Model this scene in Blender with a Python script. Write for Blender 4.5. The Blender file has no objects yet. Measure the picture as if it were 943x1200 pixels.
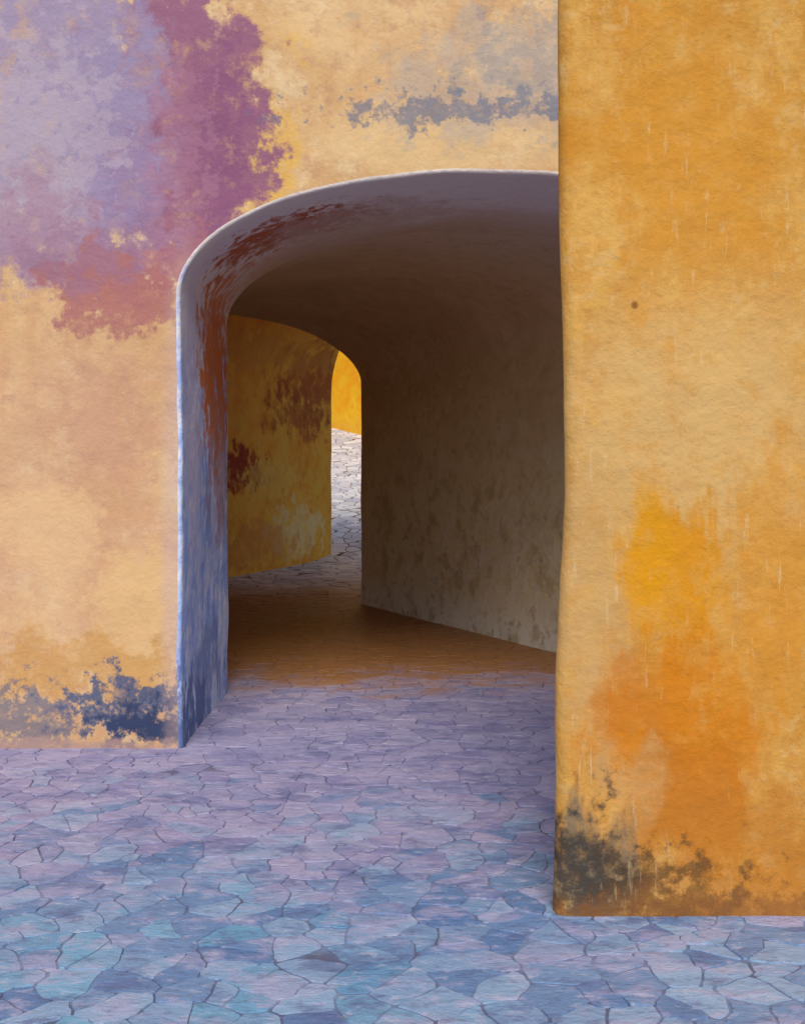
import bpy, bmesh, math, random
from mathutils import Vector, noise
random.seed(7)
S = bpy.context.scene
col = S.collection
F, CX, HZ, EYE = 1300.0, 471.5, 550.0, 1.6

# ---------------------------------------------------------------- helpers
def ground_pt(px, py):
    d = F*EYE/(py-HZ)
    return Vector(((px-CX)*d/F, d, 0))
def at_depth(px, py, d):
    return ((px-CX)*d/F, d, EYE+(HZ-py)*d/F)
def lin(c):
    c /= 255.0
    return c/12.92 if c <= .04045 else ((c+.055)/1.055)**2.4
def C(r, g, b, k=1.0):
    return (min(.9, lin(r)*k), min(.9, lin(g)*k), min(.9, lin(b)*k), 1)
def wob(p):
    v = noise.noise_vector(p*0.9)*0.022 + noise.noise_vector(p*3.1+Vector((5, 3, 1)))*0.008 + noise.noise_vector(p*9+Vector((2, 8, 4)))*0.003
    return p+v

class NT:
    def __init__(s, name, rough=.85):
        s.m = bpy.data.materials.new(name); s.m.use_nodes = True
        s.t = s.m.node_tree; s.n = s.t.nodes; s.l = s.t.links
        s.b = s.n['Principled BSDF']; s.b.inputs['Roughness'].default_value = rough
        s.b.inputs['Specular IOR Level'].default_value = .2
        s.pos = s.n.new('ShaderNodeNewGeometry').outputs['Position']
        sep = s.n.new('ShaderNodeSeparateXYZ'); s.l.new(s.pos, sep.inputs[0])
        s.x, s.y, s.z = sep.outputs
    def put(s, sock, v):
        if isinstance(v, bpy.types.NodeSocket): s.l.new(v, sock)
        else: sock.default_value = v
    def math(s, op, a, b=0.0, clamp=False):
        n = s.n.new('ShaderNodeMath'); n.operation = op; n.use_clamp = clamp
        s.put(n.inputs[0], a); s.put(n.inputs[1], b); return n.outputs[0]
    def vmath(s, op, a, b):
        n = s.n.new('ShaderNodeVectorMath'); n.operation = op
        s.put(n.inputs[0], a); s.put(n.inputs[1], b)
        return n.outputs['Value'] if op == 'LENGTH' else n.outputs[0]
    def noise(s, scale, detail=6, rough=.6, stretch=(1, 1, 1), off=(0, 0, 0), dist=0):
        v = s.vmath('MULTIPLY', s.vmath('ADD', s.pos, off), stretch)
        n = s.n.new('ShaderNodeTexNoise'); s.l.new(v, n.inputs['Vector'])
        n.inputs['Scale'].default_value = scale; n.inputs['Detail'].default_value = detail
        n.inputs['Roughness'].default_value = rough; n.inputs['Distortion'].default_value = dist
        return n.outputs[0]
    def ramp(s, v, a, b, lo=0., hi=1.):
        n = s.n.new('ShaderNodeMapRange'); n.interpolation_type = 'SMOOTHSTEP'
        s.put(n.inputs[0], v)
        for i, x in enumerate((a, b, lo, hi)): n.inputs[i+1].default_value = x
        return n.outputs[0]
    def mix(s, f, a, b, mode='MIX'):
        n = s.n.new('ShaderNodeMix'); n.data_type = 'RGBA'; n.blend_type = mode
        s.put(n.inputs[0], f); s.put(n.inputs[6], a); s.put(n.inputs[7], b)
        return n.outputs[2]
    def blob(s, c, r, edge, amp=1., soft=.08):
        d = s.vmath('LENGTH', s.vmath('DIVIDE', s.vmath('SUBTRACT', s.pos, c), r), (0, 0, 0))
        e = s.math('ADD', d, s.math('MULTIPLY', s.math('SUBTRACT', edge, .5), amp*4.5))
        return s.ramp(e, 1+soft, 1-soft)
    def layers(s, colr, edges, flake, lst):
        for c, r, cc, op, amp, soft, e in lst:
            m = s.math('MULTIPLY', s.blob(c, r, edges[e], amp, soft), op)
            m = s.math('MULTIPLY', m, flake)
            colr = s.mix(m, colr, cc)
        return colr
    def bump(s, hs, strength=.5, dist=.02):
        n = s.n.new('ShaderNodeBump'); n.inputs['Strength'].default_value = strength
        n.inputs['Distance'].default_value = dist; s.l.new(hs, n.inputs['Height'])
        s.l.new(n.outputs[0], s.b.inputs['Normal'])
    def out(s, c): s.l.new(c, s.b.inputs['Base Color']); return s.m

def mesh_obj(name, verts, faces, mat, parent=None, smooth=True, mats=None, mi=None):
    me = bpy.data.meshes.new(name); me.from_pydata([tuple(v) for v in verts], [], faces); me.update()
    for m in (mats or [mat]): me.materials.append(m)
    if mi: me.polygons.foreach_set('material_index', mi)
    me.polygons.foreach_set('use_smooth', [smooth]*len(me.polygons))
    o = bpy.data.objects.new(name, me); col.objects.link(o)
    if parent:
        o.parent = parent; o.location = -parent.location
    return o
def thing(name, label, cat, loc=(0, 0, 0)):
    o = bpy.data.objects.new(name, None); col.objects.link(o); o.location = loc
    o.empty_display_size = .3; o['label'] = label; o['category'] = cat; return o
def grid(name, rows, mat, parent=None, flip=False, closed=False):
    nr, nc = len(rows), len(rows[0]); v = [p for r in rows for p in r]; f = []
    for i in range(nr-1):
        for j in range(nc-(0 if closed else 1)):
            k = (j+1) % nc
            q = (i*nc+j, i*nc+k, (i+1)*nc+k, (i+1)*nc+j)
            f.append(q[::-1] if flip else q)
    return mesh_obj(name, v, f, mat, parent)

# ---------------------------------------------------------------- materials
KF = .92
def plaster_bump(t, s=.45):
    a = t.noise(6, 9, .66); b = t.noise(38, 5, .6); c = t.noise(2.2, 4, .5, off=(3, 1, 2))
    h = t.math('ADD', t.math('ADD', t.math('MULTIPLY', a, .9), t.math('MULTIPLY', b, .14)), t.math('MULTIPLY', c, .9))
    t.bump(h, s, .035)

D0 = F*EYE/(877-HZ)
fw = lambda x, y: at_depth(x, y, D0)
PX = D0/F
def fb(x0, y0, x1, y1, cc, op=1, amp=.8, soft=.08, e=0):
    return (fw((x0+x1)/2, (y0+y1)/2), ((x1-x0)/2*PX, 3, (y1-y0)/2*PX), cc, op, amp, soft, e)

def facade_material():
    t = NT('weathered cream plaster'); k = KF
    n1 = t.noise(1.7, 8, .62); n2 = t.noise(4.2, 9, .67, off=(4, 0, 7)); n3 = t.noise(9, 9, .68, off=(1, 0, 2))
    fl = t.ramp(t.noise(7, 10, .76, off=(9, 2, 3)), .36, .50, .55, 1.0)
    st = t.noise(3, 6, .6, stretch=(3, 3, .5))
    c = t.mix(t.ramp(n1, .35, .65), C(214, 168, 114, k), C(230, 192, 140, k))
    c = t.mix(t.math('MULTIPLY', t.ramp(st, .48, .68), .35), c, C(210, 154, 100, k))
    c = t.mix(t.math('MULTIPLY', t.ramp(n2, .52, .7), .6), c, C(240, 212, 168, k))
    c = t.mix(t.math('MULTIPLY', t.ramp(n3, .53, .64), .5), c, C(198, 150, 116, k))
    c = t.layers(c, [n1, n2, n3], fl, [
        fb(-60, 380, 216, 800, C(212, 162, 132, k), .5, .5, .4, 0),
        fb(60, 420, 170, 560, C(200, 148, 122, k), .5, .8, .4, 1),
        fb(120, 640, 210, 800, C(230, 188, 130, k), .8, .6, .3, 1),
        fb(0, 560, 120, 700, C(232, 190, 140, k), .7, .9, .3, 1),
        fb(240, 60, 350, 320, C(234, 184, 84, k), .75, 1.1, .3, 1),
        fb(90, -30, 326, 326, C(152, 98, 126, k), .95, .42, .1, 1),
        fb(110, 260, 240, 345, C(172, 112, 124, k), .9, .9, .18, 1),
        fb(-60, -60, 192, 330, C(162, 146, 174, k), .92, .42, .18, 1),
        fb(100, 130, 200, 300, C(154, 126, 158, k), .6, 1.3, .3, 2),
        fb(-40, 60, 130, 260, C(190, 172, 182, k), .6, 1.3, .3, 2),
        fb(-40, 200, 90, 330, C(172, 130, 146, k), .6, 1.2, .4, 1),
        fb(215, 60, 290, 270, C(142, 86, 122, k), .6, 1.2, .3, 2),
        fb(175, 80, 240, 260, C(178, 126, 144, k), .5, 1.5, .3, 2),
        fb(60, 290, 214, 385, C(178, 114, 108, k), .9, 1.0, .2, 1),
        fb(30, 270, 150, 330, C(160, 116, 138, k), .6, 1.4, .3, 2),
        fb(380, 205, 680, 132, C(234, 200, 144, k), .6, .4, .4, 0),
        fb(480, 20, 760, 158, C(184, 172, 160, k), .55, 1.1, .4, 1),
        fb(450, 112, 700, 142, C(112, 118, 138, k), .75, 2.3, .5, 2),
        fb(560, 20, 760, 130, C(140, 142, 150, k), .4, 2.0, .4, 2),
        fb(-60, 750, 190, 815, C(204, 150, 80, k), .65, 1.1, .3, 1),
        fb(90, 800, 222, 874, C(74, 90, 124, k), .92, 1.3, .3, 2),
        fb(-160, 810, 130, 880, C(96, 104, 130, k), .75, 1.7, .4, 2),
        fb(120, 826, 222, 870, C(46, 60, 94, k), .85, 1.6, .4, 2),
        fb(-160, 866, 250, 900, C(180, 146, 136, k), .8, .5, .2, 2),
        fb(192, 330, 232, 900, C(206, 176, 170, k), .5, .3, .5, 1),
    ])
    plaster_bump(t, .6)
    return t.out(c)

def jamb_material():
    t = NT('sky tinted reveal plaster')
    def jb(px, py):
        y = 1651/(CX-px); return (-1.27, y, EYE+(HZ-py)*y/F)
    n1 = t.noise(1.8, 8, .66); n2 = t.noise(5, 9, .68, stretch=(1, 1, .55)); n3 = t.noise(12, 8, .7, stretch=(1, 1, .7))
    fl = t.ramp(t.noise(6, 10, .76, off=(9, 2, 3)), .36, .48, .35, 1.0)
    c = t.mix(t.ramp(n2, .38, .62), C(148, 176, 236), C(200, 214, 242))  # sky's blue cast on the reveal put into the base colour
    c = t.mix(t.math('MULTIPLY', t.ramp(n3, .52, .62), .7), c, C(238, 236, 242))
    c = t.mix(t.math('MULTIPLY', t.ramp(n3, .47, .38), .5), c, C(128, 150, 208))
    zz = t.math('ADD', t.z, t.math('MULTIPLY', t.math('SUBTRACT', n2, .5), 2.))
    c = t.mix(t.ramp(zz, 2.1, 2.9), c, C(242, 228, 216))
    c = t.layers(c, [n1, n2, n3], fl, [
        (jb(224, 440), (2, .25, 1.0), C(234, 218, 228), .6, .5, .3, 1),
        (jb(250, 430), (2, .48, .66), C(222, 124, 54), .97, .8, .25, 2),
        (jb(254, 540), (2, .3, .5), C(188, 138, 118), .6, .9, .3, 1),
        ((-.75, 7.05, 3.1), (.62, .32, .3), C(190, 98, 56), .97, 1., .25, 2),
        ((-.2, 7.2, 3.2), (.6, .4, .3), C(210, 184, 168), .6, .7, .3, 1),
        (jb(218, 850), (2, .5, .26), C(76, 98, 150), .85, 1.1, .25, 1),
        (jb(240, 790), (2, .5, .25), C(122, 136, 176), .6, .9, .3, 1),
    ])
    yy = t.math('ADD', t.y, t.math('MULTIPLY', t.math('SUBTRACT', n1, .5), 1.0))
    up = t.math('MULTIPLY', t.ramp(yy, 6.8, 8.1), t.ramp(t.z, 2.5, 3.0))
    c = t.mix(up, c, C(212, 178, 140))  # soffit browned inward, the vault's shade put into the colour
    plaster_bump(t, .7)
    return t.out(c)

def tunnel_material():
    t = NT('tan brown plaster')
    n1 = t.noise(1.1, 7, .62); n2 = t.noise(3.2, 9, .66); n3 = t.noise(8, 8, .66)
    c = t.mix(t.ramp(n1, .35, .65), C(212, 178, 128), C(224, 192, 144))  # plain tan brown base mottled by noise
    # lighter greyer towards the vault mouth, light fading inward put into the colour
    yy = t.math('ADD', t.y, t.math('MULTIPLY', t.math('SUBTRACT', n1, .5), 2.0))
    c = t.mix(t.math('MULTIPLY', t.ramp(yy, 9.4, 7.8), .6), c, C(226, 200, 172))
    z = t.math('ADD', t.z, t.math('MULTIPLY', t.math('SUBTRACT', n2, .5), 2.2))
    c = t.mix(t.math('MULTIPLY', t.ramp(z, 2.4, 1.2), .9), c, C(226, 204, 156))
    c = t.mix(t.math('MULTIPLY', t.ramp(n3, .5, .66), .45), c, C(192, 158, 108))
    low = t.math('MULTIPLY', t.ramp(z, 1.5, .35), t.ramp(n3, .4, .58))
    c = t.mix(t.math('MULTIPLY', low, .8), c, C(236, 224, 198))
    z2 = t.math('ADD', t.z, t.math('MULTIPLY', t.math('SUBTRACT', n3, .5), 1.4))
    c = t.mix(t.math('MULTIPLY', t.ramp(z2, .4, .05), .8), c, C(240, 234, 220))
    sp = t.math('MULTIPLY', t.ramp(n2, .50, .64), t.ramp(t.z, 2.0, 1.2))
    c = t.mix(t.math('MULTIPLY', sp, .55), c, C(178, 152, 98))
    sp = t.math('MULTIPLY', t.ramp(n3, .55, .66), t.ramp(t.z, 1.5, .5))
    c = t.mix(t.math('MULTIPLY', sp, .45), c, C(146, 124, 84))
    plaster_bump(t, .9)
    return t.out(c)

def yellow_material():
    t = NT('mottled ochre plaster')
    n1 = t.noise(1.3, 7, .62); n2 = t.noise(3.4, 9, .64); n3 = t.noise(8, 9, .66)
    fl = t.ramp(t.noise(4, 9, .7, off=(9, 2, 3)), .36, .50, .45, 1.0)
    def yw(px, py):
        ax, ay, bx, by = -2.60, 16.38, -1.272, 19.81
        q = (px-CX)/F; tt = (q*ay-ax)/((bx-ax)-q*(by-ay))
        y = ay+(by-ay)*tt; return (ax+(bx-ax)*tt, y, EYE+(HZ-py)*y/F)
    c = t.mix(t.ramp(n2, .35, .65), C(250, 160, 44), C(254, 182, 66))
    c = t.mix(t.math('MULTIPLY', t.ramp(n1, .48, .66), .6), c, C(230, 136, 38))
    c = t.mix(t.math('MULTIPLY', t.ramp(n3, .52, .66), .4), c, C(212, 126, 44))
    c = t.layers(c, [n1, n2, n3], fl, [
        (yw(378, 450), (5, 1.4, .60), C(176, 88, 36), .88, .9, .4, 1),
        (yw(350, 486), (5, .9, .34), C(166, 82, 34), .75, 1.1, .4, 1),
        (yw(268, 552), (5, 1.0, .30), C(154, 42, 22), .95, .8, .25, 1),
        (yw(290, 410), (5, 2.2, .25), C(218, 150, 66), .6, .9, .3, 1),
        (yw(350, 622), (5, .85, .42), C(252, 206, 134), .9, .9, .25, 1),
        (yw(300, 640), (5, 1.3, .3), C(218, 136, 60), .7, .9, .3, 1),
        (yw(320, 560), (5, .9, .25), C(252, 192, 90), .6, 1.0, .3, 2),
    ])
    plaster_bump(t, .8)
    return t.out(c)

DP = F*EYE/(1074-HZ)
def pillar_material():
    t = NT('orange limewash plaster'); k = .86
    pp = lambda x, y: at_depth(x, y, DP)
    s = DP/F
    def pb(x0, y0, x1, y1, cc, op=1, amp=.8, soft=.1, e=0):
        return (pp((x0+x1)/2, (y0+y1)/2), ((x1-x0)/2*s, 3, (y1-y0)/2*s), cc, op, amp, soft, e)
    n1 = t.noise(2.2, 8, .62); n2 = t.noise(5, 9, .66, stretch=(1, 1, .6), off=(3, 3, 3)); n3 = t.noise(13, 9, .7)
    st = t.noise(6, 8, .64, stretch=(1.7, 1.7, .6)); st2 = t.noise(16, 8, .68, stretch=(2.6, 2.6, .3), off=(2, 5, 1))
    fl = t.ramp(t.noise(9, 9, .74, off=(9, 2, 3)), .36, .52, .55, 1.0)
    c = t.mix(t.ramp(n2, .35, .65), C(214, 150, 60, k), C(228, 172, 86, k))
    c = t.mix(t.math('MULTIPLY', t.ramp(st, .48, .64), .5), c, C(208, 136, 48, k))
    c = t.mix(t.math('MULTIPLY', t.ramp(n3, .52, .64), .5), c, C(228, 184, 118, k))
    c = t.mix(t.math('MULTIPLY', t.ramp(n3, .47, .38), .3), c, C(196, 126, 44, k))
    c = t.layers(c, [n1, n2, n3, st], fl, [
        pb(660, 340, 960, 660, C(226, 182, 116, k), .8, .5, .5, 1),
        pb(650, 560, 735, 900, C(214, 168, 106, k), .85, .4, .5, 1),
        pb(690, 40, 900, 340, C(222, 150, 46, k), .7, .8, .5, 1),
        pb(732, 590, 850, 760, C(226, 148, 20, k), .95, .8, .35, 3),
        pb(732, 600, 785, 730, C(232, 158, 16, k), .7, 1.1, .4, 1),
        pb(690, 750, 900, 980, C(218, 130, 22, k), .95, .6, .45, 3),
        pb(850, 560, 980, 820, C(222, 148, 48, k), .7, .8, .4, 3),
        pb(690, 780, 760, 860, C(206, 124, 40, k), .6, 1.2, .4, 1),
        pb(740, 870, 900, 1010, C(210, 122, 22, k), .8, .9, .4, 1),
        pb(640, 900, 1100, 1120, C(198, 124, 44, k), .7, .6, .5, 1),
        pb(690, 880, 760, 980, C(218, 174, 112, k), .5, 1.0, .5, 1),
        pb(630, 950, 745, 1100, C(128, 114, 92, k), .9, .9, .45, 3),
        pb(640, 965, 735, 1095, C(66, 62, 58, k), .9, 1.3, .5, 2),
        pb(700, 1000, 850, 1085, C(88, 66, 44, k), .75, 1.6, .5, 2),
        pb(640, 1045, 1100, 1110, C(150, 98, 54, k), .7, .9, .4, 2),
        pb(739, 352, 747, 361, C(120, 66, 20, k), .8, .6, .4, 2),
    ])
    m = t.math('MULTIPLY', t.ramp(st2, .57, .70), t.ramp(n1, .42, .6))
    c = t.mix(t.math('MULTIPLY', m, .5), c, C(240, 210, 158, k))
    plaster_bump(t, .65)
    return t.out(c)

def far_material():
    t = NT('bright orange plaster'); k = 1.1
    n = t.noise(1.2, 7, .65); n2 = t.noise(5, 6, .6)
    c = t.mix(t.ramp(n, .35, .65), C(250, 156, 14, k), C(255, 182, 34, k))
    c = t.mix(t.math('MULTIPLY', t.ramp(n2, .5, .7), .6), c, C(240, 130, 20, k))
    c = t.mix(t.math('MULTIPLY', t.ramp(t.math('ADD', t.z, n), 4.0, 3.1), .5), c, C(214, 136, 60))
    plaster_bump(t, .5)
    return t.out(c)

def stone_col(t, r1, r2, mid, fine):
    big = t.noise(.8, 5, .65)
    blue = t.mix(r1, C(98, 130, 176), C(150, 178, 208))
    lil = t.mix(r1, C(144, 140, 182), C(174, 168, 200))
    y = t.math('ADD', t.y, t.math('ADD', t.math('MULTIPLY', t.math('SUBTRACT', big, .5), 5), t.math('MULTIPLY', r2, 1.6)))
    near = t.ramp(y, 6.2, 4.6)
    c = t.mix(near, lil, blue)
    tq = t.math('MULTIPLY', t.ramp(t.math('ADD', t.x, t.math('MULTIPLY', big, 1.5)), 1.5, -.1), near)
    c = t.mix(t.math('MULTIPLY', t.math('MULTIPLY', t.ramp(r2, .64, .74), .7), tq), c, C(112, 176, 206))
    c = t.mix(t.math('MULTIPLY', t.ramp(mid, .5, .60), .5), c, C(188, 176, 206))
    c = t.mix(t.math('MULTIPLY', t.ramp(mid, .47, .37), .6), c, C(96, 106, 152))
    c = t.mix(t.math('MULTIPLY', t.ramp(fine, .53, .63), .4), c, C(92, 94, 132))
    c = t.mix(t.math('MULTIPLY', t.ramp(fine, .46, .37), .45), c, C(206, 202, 220))
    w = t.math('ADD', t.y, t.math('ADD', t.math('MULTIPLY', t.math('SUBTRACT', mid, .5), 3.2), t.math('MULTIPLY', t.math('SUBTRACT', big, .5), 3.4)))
    c = t.mix(t.ramp(w, 7.7, 9.2), c, t.mix(r1, C(160, 112, 68), C(170, 120, 74)))  # stones turn brown inside the passage, its shade put into their colour
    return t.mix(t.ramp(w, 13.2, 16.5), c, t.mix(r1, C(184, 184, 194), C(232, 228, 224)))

def stone_material():
    t = NT('worn flagstone', .5)
    t.b.inputs['Specular IOR Level'].default_value = .4
    at = t.n.new('ShaderNodeAttribute'); at.attribute_name = 'stone_tone'
    sp = t.n.new('ShaderNodeSeparateColor'); t.l.new(at.outputs['Color'], sp.inputs[0])
    mid = t.noise(4.5, 9, .7, stretch=(.7, 1.2, 1)); fine = t.noise(17, 9, .72, stretch=(.7, 1.2, 1))
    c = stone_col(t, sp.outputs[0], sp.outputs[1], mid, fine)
    t.bump(t.math('ADD', t.math('MULTIPLY', mid, .9), t.math('MULTIPLY', fine, .45)), .9, .03)
    return t.out(c)

def joint_material():
    t = NT('earth joint', .95)
    mid = t.noise(4.5, 9, .7, stretch=(.7, 1.2, 1)); fine = t.noise(17, 9, .72, stretch=(.7, 1.2, 1))
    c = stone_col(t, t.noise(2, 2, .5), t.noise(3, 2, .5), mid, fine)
    dark = t.mix(t.ramp(t.y, 7.8, 9.2), C(92, 90, 110), C(136, 96, 58))  # joints browned along with the stones, same painted passage shade
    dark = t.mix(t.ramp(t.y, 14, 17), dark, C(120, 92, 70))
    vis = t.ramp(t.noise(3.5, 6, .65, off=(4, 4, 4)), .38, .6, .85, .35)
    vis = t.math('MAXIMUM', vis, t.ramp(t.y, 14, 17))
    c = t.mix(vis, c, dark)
    t.bump(fine, .5, .02)
    return t.out(c)

M_FAC, M_JAMB, M_TUN, M_YEL = facade_material(), jamb_material(), tunnel_material(), yellow_material()
M_PIL, M_FAR, M_STONE, M_JOINT = pillar_material(), far_material(), stone_material(), joint_material()

# ---------------------------------------------------------------- passage profile sweep
NW, NA = 22, 48
def profile(L, R, spring, rise, grow=0.0):
    L, R = Vector((L[0], L[1], 0)), Vector((R[0], R[1], 0))
    mid = (L+R)/2; half = (R-L).length/2; u = (R-L).normalized()
    h = half+grow; pts = []
    for i in range(NW): pts.append(mid-u*h+Vector((0, 0, -.12+(spring+.12)*i/NW)))
    for i in range(NA+1):
        a = math.pi*(1-i/NA)
        pts.append(mid+u*(h*math.cos(a))+Vector((0, 0, spring+(rise+grow)*math.sin(a))))
    for i in range(NW-1, -1, -1): pts.append(mid+u*h+Vector((0, 0, -.12+(spring+.12)*i/NW)))
    return pts
def lerp_rings(a, b, n): return [[p.lerp(q, i/n) for p, q in zip(a, b)] for i in range(n+1)]
def split_parts(rings, mat, parent, names):
    rings = [[wob(p) for p in r] for r in rings]
    cuts = [(0, NW+1), (NW, NW+NA+1), (NW+NA, 2*NW+NA+1)]
    for (a, b), nm in zip(cuts, names):
        grid(nm, [r[a:b] for r in rings], mat, parent, flip=False)

XL = (212-CX)*D0/F; XC = (570-CX)*D0/F; XR = 2*XC-XL
SPR = EYE+(HZ-342)*D0/F; RISE = EYE+(HZ-200)*D0/F-SPR
D1 = F*EYE/(812-HZ); XL1 = (265-CX)*D1/F
RC = ground_pt(423, 708)
perp = Vector((-.888, -.460, 0))
LC = RC+perp*3.5
YB = (-1.272, 19.81)
YR = (1.20, 15.7)

gate = thing('arched_gate_wall', 'tall cream and lilac plastered wall pierced by the wide rounded archway', 'wall', (XL, D0, 0))
RR = .024
rings = []
for i in range(6):
    a = (math.pi/2)*i/5
    g = RR*(1-math.sin(a)); y = D0+RR*(1-math.cos(a))
    rings.append(profile((XL, y), (XR, y), SPR, RISE, g))
rings = rings+lerp_rings(profile((XL, D0+RR), (XR, D0+RR), SPR, RISE), profile((XL1, D1), (XR, D1), SPR, RISE), 20)[1:]
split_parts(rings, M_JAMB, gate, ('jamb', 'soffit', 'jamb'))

prof = profile((XL, D0), (XR, D0), SPR, RISE, RR)
TOP, WX0, WX1, RBACK = 5.6, -11.0, 11.0, 15.9
outer = []
for i, p in enumerate(prof):
    if i < NW: outer.append(Vector((WX0, D0, p.z)))
    elif i > NW+NA: outer.append(Vector((WX1, D0, p.z)))
    else:
        q = (i-NW)/NA
        if q < .12: w = q/.12; outer.append(Vector((WX0, D0, SPR+(TOP-SPR)*w)))
        elif q > .88: w = (1-q)/.12; outer.append(Vector((WX1, D0, SPR+(TOP-SPR)*w)))
        else: w = (q-.12)/.76; outer.append(Vector((WX0+(WX1-WX0)*w, D0, TOP)))
rows = []
for k in range(61):
    w = (k/60)**1.7
    rows.append([wob(a.lerp(b, w)) for a, b in zip(prof, outer)])
grid('facade', rows, M_FAC, gate, flip=True)
mesh_obj('unseen_roof', [(WX0, D0-.05, TOP), (WX1, D0-.05, TOP), (WX1, RBACK, TOP), (WX0, RBACK, TOP),  # slab out of view, added to block skylight, cut short to brighten ochre passage
                  (WX0, D0-.05, TOP+.25), (WX1, D0-.05, TOP+.25), (WX1, RBACK, TOP+.25), (WX0, RBACK, TOP+.25)],
         [(0, 3, 2, 1), (4, 5, 6, 7), (0, 1, 5, 4), (1, 2, 6, 5), (2, 3, 7, 6), (3, 0, 4, 7)], M_FAC, gate, smooth=False)

tun = thing('vaulted_passage', 'dark brown vaulted passage bending left behind the wide archway', 'passage', (XR, D1, 0))
r1 = profile((XL1, D1), (XR, D1), SPR, RISE)
r2 = profile(LC, RC, SPR, RISE+.02)
ya = profile(LC+Vector((-.55, .75, 0)), RC+Vector((.12, .3, 0)), 2.9, 1.3)
split_parts(lerp_rings(r1, r2, 46), M_TUN, tun, ('side_wall', 'vault', 'side_wall'))
split_parts(lerp_rings(r2, ya, 5), M_TUN, tun, ('inner_return', 'arch_ring', 'inner_return'))

yel = thing('ochre_passage', 'ochre yellow mottled passage wall beyond the dark vault, left of the bright slit', 'passage', (YB[0], YB[1], 0))
yb = profile(YB, YR, 2.95, 1.5)
split_parts(lerp_rings(ya, yb, 50), M_YEL, yel, ('side_wall', 'vault', 'side_wall'))
yo = profile(YB, YR, 2.95, 1.5, .9)
grid('end_face', [[wob(p) for p in yb], [wob(p+Vector((0, .12, 0))) for p in yo]], M_YEL, yel)

# ---------------------------------------------------------------- pillar
def edge_px(py):
    K = [(-900, 657), (136, 657), (300, 658.5), (420, 661), (510, 663), (610, 661.5), (700, 658), (800, 654), (900, 653), (1000, 651), (1074, 649), (1300, 648)]
    for (a, b), (c, d) in zip(K, K[1:]):
        if a <= py <= c: return b+(d-b)*(py-a)/(c-a)
    return K[0][1] if py < K[0][0] else K[-1][1]
PZ, PT, PR = 3.9, 1.0, 5.2
rows = []
nz = 130
for i in range(nz+1):
    z = -.1+(PZ+.1)*i/nz
    py = HZ-(z-EYE)*F/DP
    x0 = (edge_px(py)-CX)*DP/F
    r = .05
    row = []
    for j in range(12): row.append(Vector((x0+.14-.14*(j/12)**2, DP+PT-(PT-r)*j/12, z)) if j else Vector((x0+.25, DP+PT, z)))
    for j in range(9):
        a = math.pi/2*j/8
        row.append(Vector((x0+r-r*math.cos(a), DP+r-r*math.sin(a), z)))
    for j in range(1, 70): row.append(Vector((x0+r+(PR-x0-r)*(j/69)**1.4, DP, z)))
    row.append(Vector((PR, DP+PT, z)))
    rows.append([p+(wob(p)-p)*.6+Vector((.002, 0, 0)) for p in row])
pil = grid('buttress_wall', rows, M_PIL, closed=True, flip=False)
n = len(rows[0])
pil['label'] = 'orange yellow limewashed buttress wall at the right, nearest the camera, grey stain at its foot'
pil['category'] = 'wall'
bm = bmesh.new(); bm.from_mesh(pil.data); bm.verts.ensure_lookup_table()
bm.faces.new([bm.verts[nz*n+j] for j in range(n)]); bmesh.ops.recalc_face_normals(bm, faces=bm.faces); bm.to_mesh(pil.data); bm.free()

# ---------------------------------------------------------------- ground
def gz(y):
    if y < 18.5: return 0.
    return .19*(y-19.5) if y > 20.5 else .19*(y-18.5)**2/4.0
A, B = Vector((-5.5, 39.5, 0)), Vector((3.0, 27.2, 0))
rows = []
for i in range(61):
    p = A.lerp(B, i/60)
    rows.append([wob(Vector((p.x, p.y, gz(p.y)-.4+(8.5)*j/40))) for j in range(41)])
nrm = Vector((B.y-A.y, -(B.x-A.x), 0)).normalized()
if nrm.y > 0: nrm = -nrm
back = [[q-nrm*.5 for q in r] for r in rows]
far = grid('lane_wall', [r+b[::-1] for r, b in zip(rows, back)], M_FAR, closed=True)
far['label'] = 'sunlit bright orange wall at the far top of the lane, seen through the narrow slit'; far['category'] = 'wall'

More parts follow.
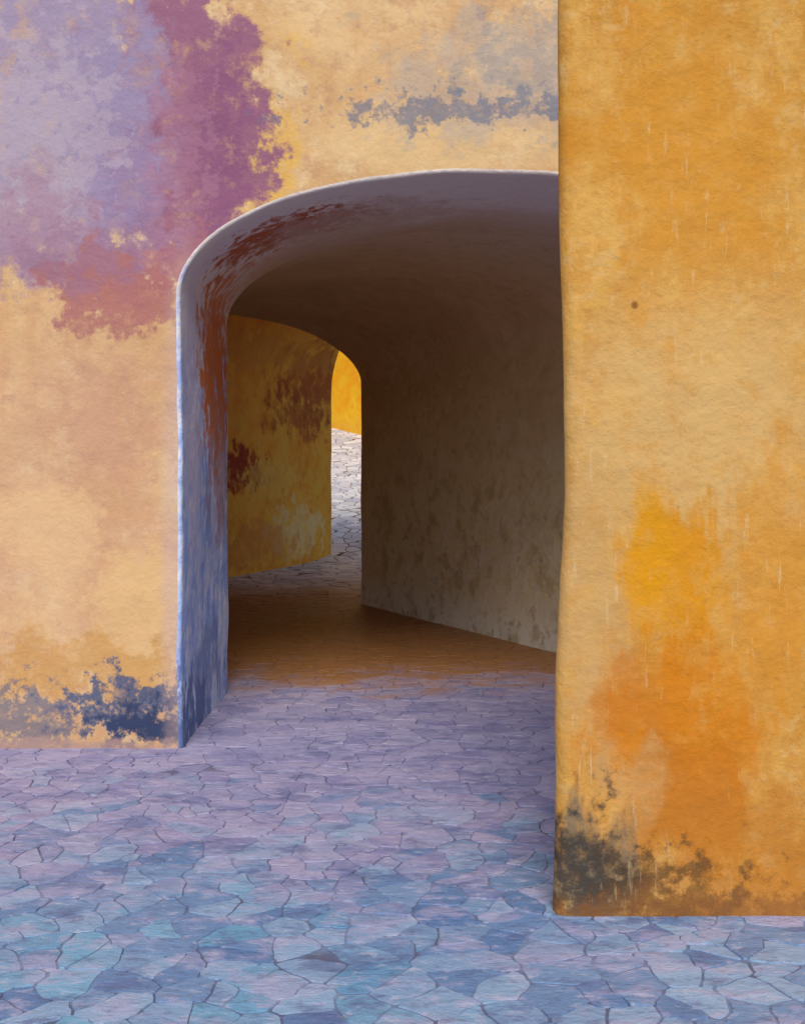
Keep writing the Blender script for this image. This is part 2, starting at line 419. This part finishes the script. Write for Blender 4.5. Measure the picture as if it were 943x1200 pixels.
def clip(poly, m, nx, ny):
    out = []; c = m[0]*nx+m[1]*ny
    for i in range(len(poly)):
        p, q = poly[i], poly[(i+1) % len(poly)]
        dp, dq = p[0]*nx+p[1]*ny-c, q[0]*nx+q[1]*ny-c
        if dp <= 0: out.append(p)
        if (dp < 0 < dq) or (dq < 0 < dp):
            t = dp/(dp-dq); out.append((p[0]+(q[0]-p[0])*t, p[1]+(q[1]-p[1])*t))
    return out
def cell_ok(x, y):
    if y < 7: return abs(x) < .45*y+1.4
    if y < 13.5: return -3.9 < x < 2.5
    if y < 20: return -4.1 < x < 1.6
    return -4.1 < x < 1.4
V, Fc, MI, TONE = [], [], [], []
def lay(GX, GY, x0, x1, y0, y1, drop, gmin, gmax, fancy):
    nx_, ny_ = int((x1-x0)/GX), int((y1-y0)/GY)
    pts = {}
    for i in range(nx_):
        for j in range(-2, ny_+2):
            x, y = x0+(i+.5+.5*(j % 2)+random.uniform(-.55, .55))*GX, y0+(j+.5+random.uniform(-.5, .5))*GY
            if not cell_ok(x*.92, y): continue
            if random.random() < drop+.35*noise.noise(Vector((x*1.7, y*1.7, 9))): continue
            pts[i, j] = (x, y)
    for (i, j), s in pts.items():
        if not cell_ok(*s) or not (y0 <= s[1] < y1): continue
        bx_, by_ = GX*1.9, GY*2.3
        poly = [(s[0]-bx_, s[1]-by_), (s[0]+bx_, s[1]-by_), (s[0]+bx_, s[1]+by_), (s[0]-bx_, s[1]+by_)]
        for di in range(-3, 4):
            for dj in range(-4, 5):
                if (di or dj) and (i+di, j+dj) in pts:
                    o = pts[i+di, j+dj]; dx, dy = o[0]-s[0], o[1]-s[1]
                    poly = clip(poly, ((s[0]+o[0])/2, (s[1]+o[1])/2), dx, dy)
                    if len(poly) < 3: break
            if len(poly) < 3: break
        if len(poly) < 3: continue
        q = []
        ws = (.07, .36, .66, .93) if fancy else (.1, .5, .9)
        for a in range(len(poly)):
            p0, p1 = poly[a], poly[(a+1) % len(poly)]
            if math.hypot(p0[0]-p1[0], p0[1]-p1[1]) < .012: continue
            for w in ws:
                x, y = p0[0]+(p1[0]-p0[0])*w, p0[1]+(p1[1]-p0[1])*w
                nv = noise.noise_vector(Vector((x*7, y*7, 0)))*.036+noise.noise_vector(Vector((x*24, y*24, 3)))*.014
                q.append((x+nv.x, y+nv.y))
        if len(q) < 3: continue
        cxm = sum(p[0] for p in q)/len(q); cym = sum(p[1] for p in q)/len(q)
        rad = sum(math.hypot(p[0]-cxm, p[1]-cym) for p in q)/len(q)
        gap = random.uniform(gmin, gmax)
        h = random.uniform(-.0015, .0015); tx, ty = random.gauss(0, .012), random.gauss(0, .012)
        base = len(V); m = len(q); tone = (random.random(), random.random(), random.random(), 1)
        for (ins, zz) in ((gap, -.008), (gap+.002, -.001)):
            for p in q:
                f = 1-ins/rad; x, y = cxm+(p[0]-cxm)*f, cym+(p[1]-cym)*f
                V.append((x, y, gz(y)+zz+(h+tx*(x-cxm)+ty*(y-cym) if zz > -.005 else 0)))
        V.append((cxm, cym, gz(cym)+h))
        for a in range(m):
            b = (a+1) % m
            Fc.append((base+a, base+b, base+m+b, base+m+a)); MI.append(0)
        for a in range(m): Fc.append((base+m+a, base+m+(a+1) % m, base+2*m)); MI.append(0)
        TONE.extend([tone]*(2*m+1))
lay(.175, .076, -4.2, 4.2, 2.4, 14.0, .31, .001, .006, True)
lay(.26, .22, -4.2, 2.0, 14.0, 40.0, .25, .005, .018, False)
b0 = len(V); ys = [.9+i*.25 for i in range(158)]; nxj = 41
for y in ys:
    for k in range(nxj):
        x = -5.+k*.25; V.append((x, y, gz(y)-.0045+.0025*noise.noise(Vector((x*2.1, y*2.1, 0))))); TONE.append((.5, .5, .5, 1))
for i in range(len(ys)-1):
    for k in range(nxj-1):
        a = b0+i*nxj+k; Fc.append((a, a+1, a+nxj+1, a+nxj)); MI.append(1)
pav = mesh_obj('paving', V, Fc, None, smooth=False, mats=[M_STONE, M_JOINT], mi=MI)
ca = pav.data.color_attributes.new('stone_tone', 'FLOAT_COLOR', 'POINT')
ca.data.foreach_set('color', [c for t in TONE for c in t])
pav['kind'] = 'structure'
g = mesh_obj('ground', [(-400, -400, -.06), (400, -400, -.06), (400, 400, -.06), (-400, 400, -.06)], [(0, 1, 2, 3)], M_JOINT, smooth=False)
g['kind'] = 'structure'

# ---------------------------------------------------------------- light
W = bpy.data.worlds.new('World'); S.world = W; W.use_nodes = True
nt = W.node_tree; sky = nt.nodes.new('ShaderNodeTexSky'); sky.sky_type = 'NISHITA'; sky.sun_disc = False
EL, AZ = math.radians(45), math.radians(180)     # azimuth clockwise from +Y
sky.sun_elevation = EL; sky.sun_rotation = AZ
nt.links.new(sky.outputs[0], nt.nodes['Background'].inputs[0]); nt.nodes['Background'].inputs[1].default_value = .15
sun = bpy.data.lights.new('sun', 'SUN'); sun.energy = 2.6; sun.angle = math.radians(28); sun.color = (1, .93, .82)
so = bpy.data.objects.new('sun', sun); col.objects.link(so)
sd = Vector((math.sin(AZ)*math.cos(EL), math.cos(AZ)*math.cos(EL), math.sin(EL)))
so.rotation_euler = sd.to_track_quat('Z', 'Y').to_euler(); so.location = sd*30
S.view_settings.view_transform = 'Standard'; S.view_settings.look = 'None'; S.view_settings.exposure = 0

cam = bpy.data.cameras.new('camera'); co = bpy.data.objects.new('camera', cam); col.objects.link(co)
co.location = (0, 0, EYE); co.rotation_euler = (math.radians(90), 0, 0)
cam.sensor_fit = 'HORIZONTAL'; cam.sensor_width = 36; cam.lens = F/943*36
cam.shift_y = -(600-HZ)/943; cam.clip_end = 1500; cam.clip_start = .05
S.camera = co
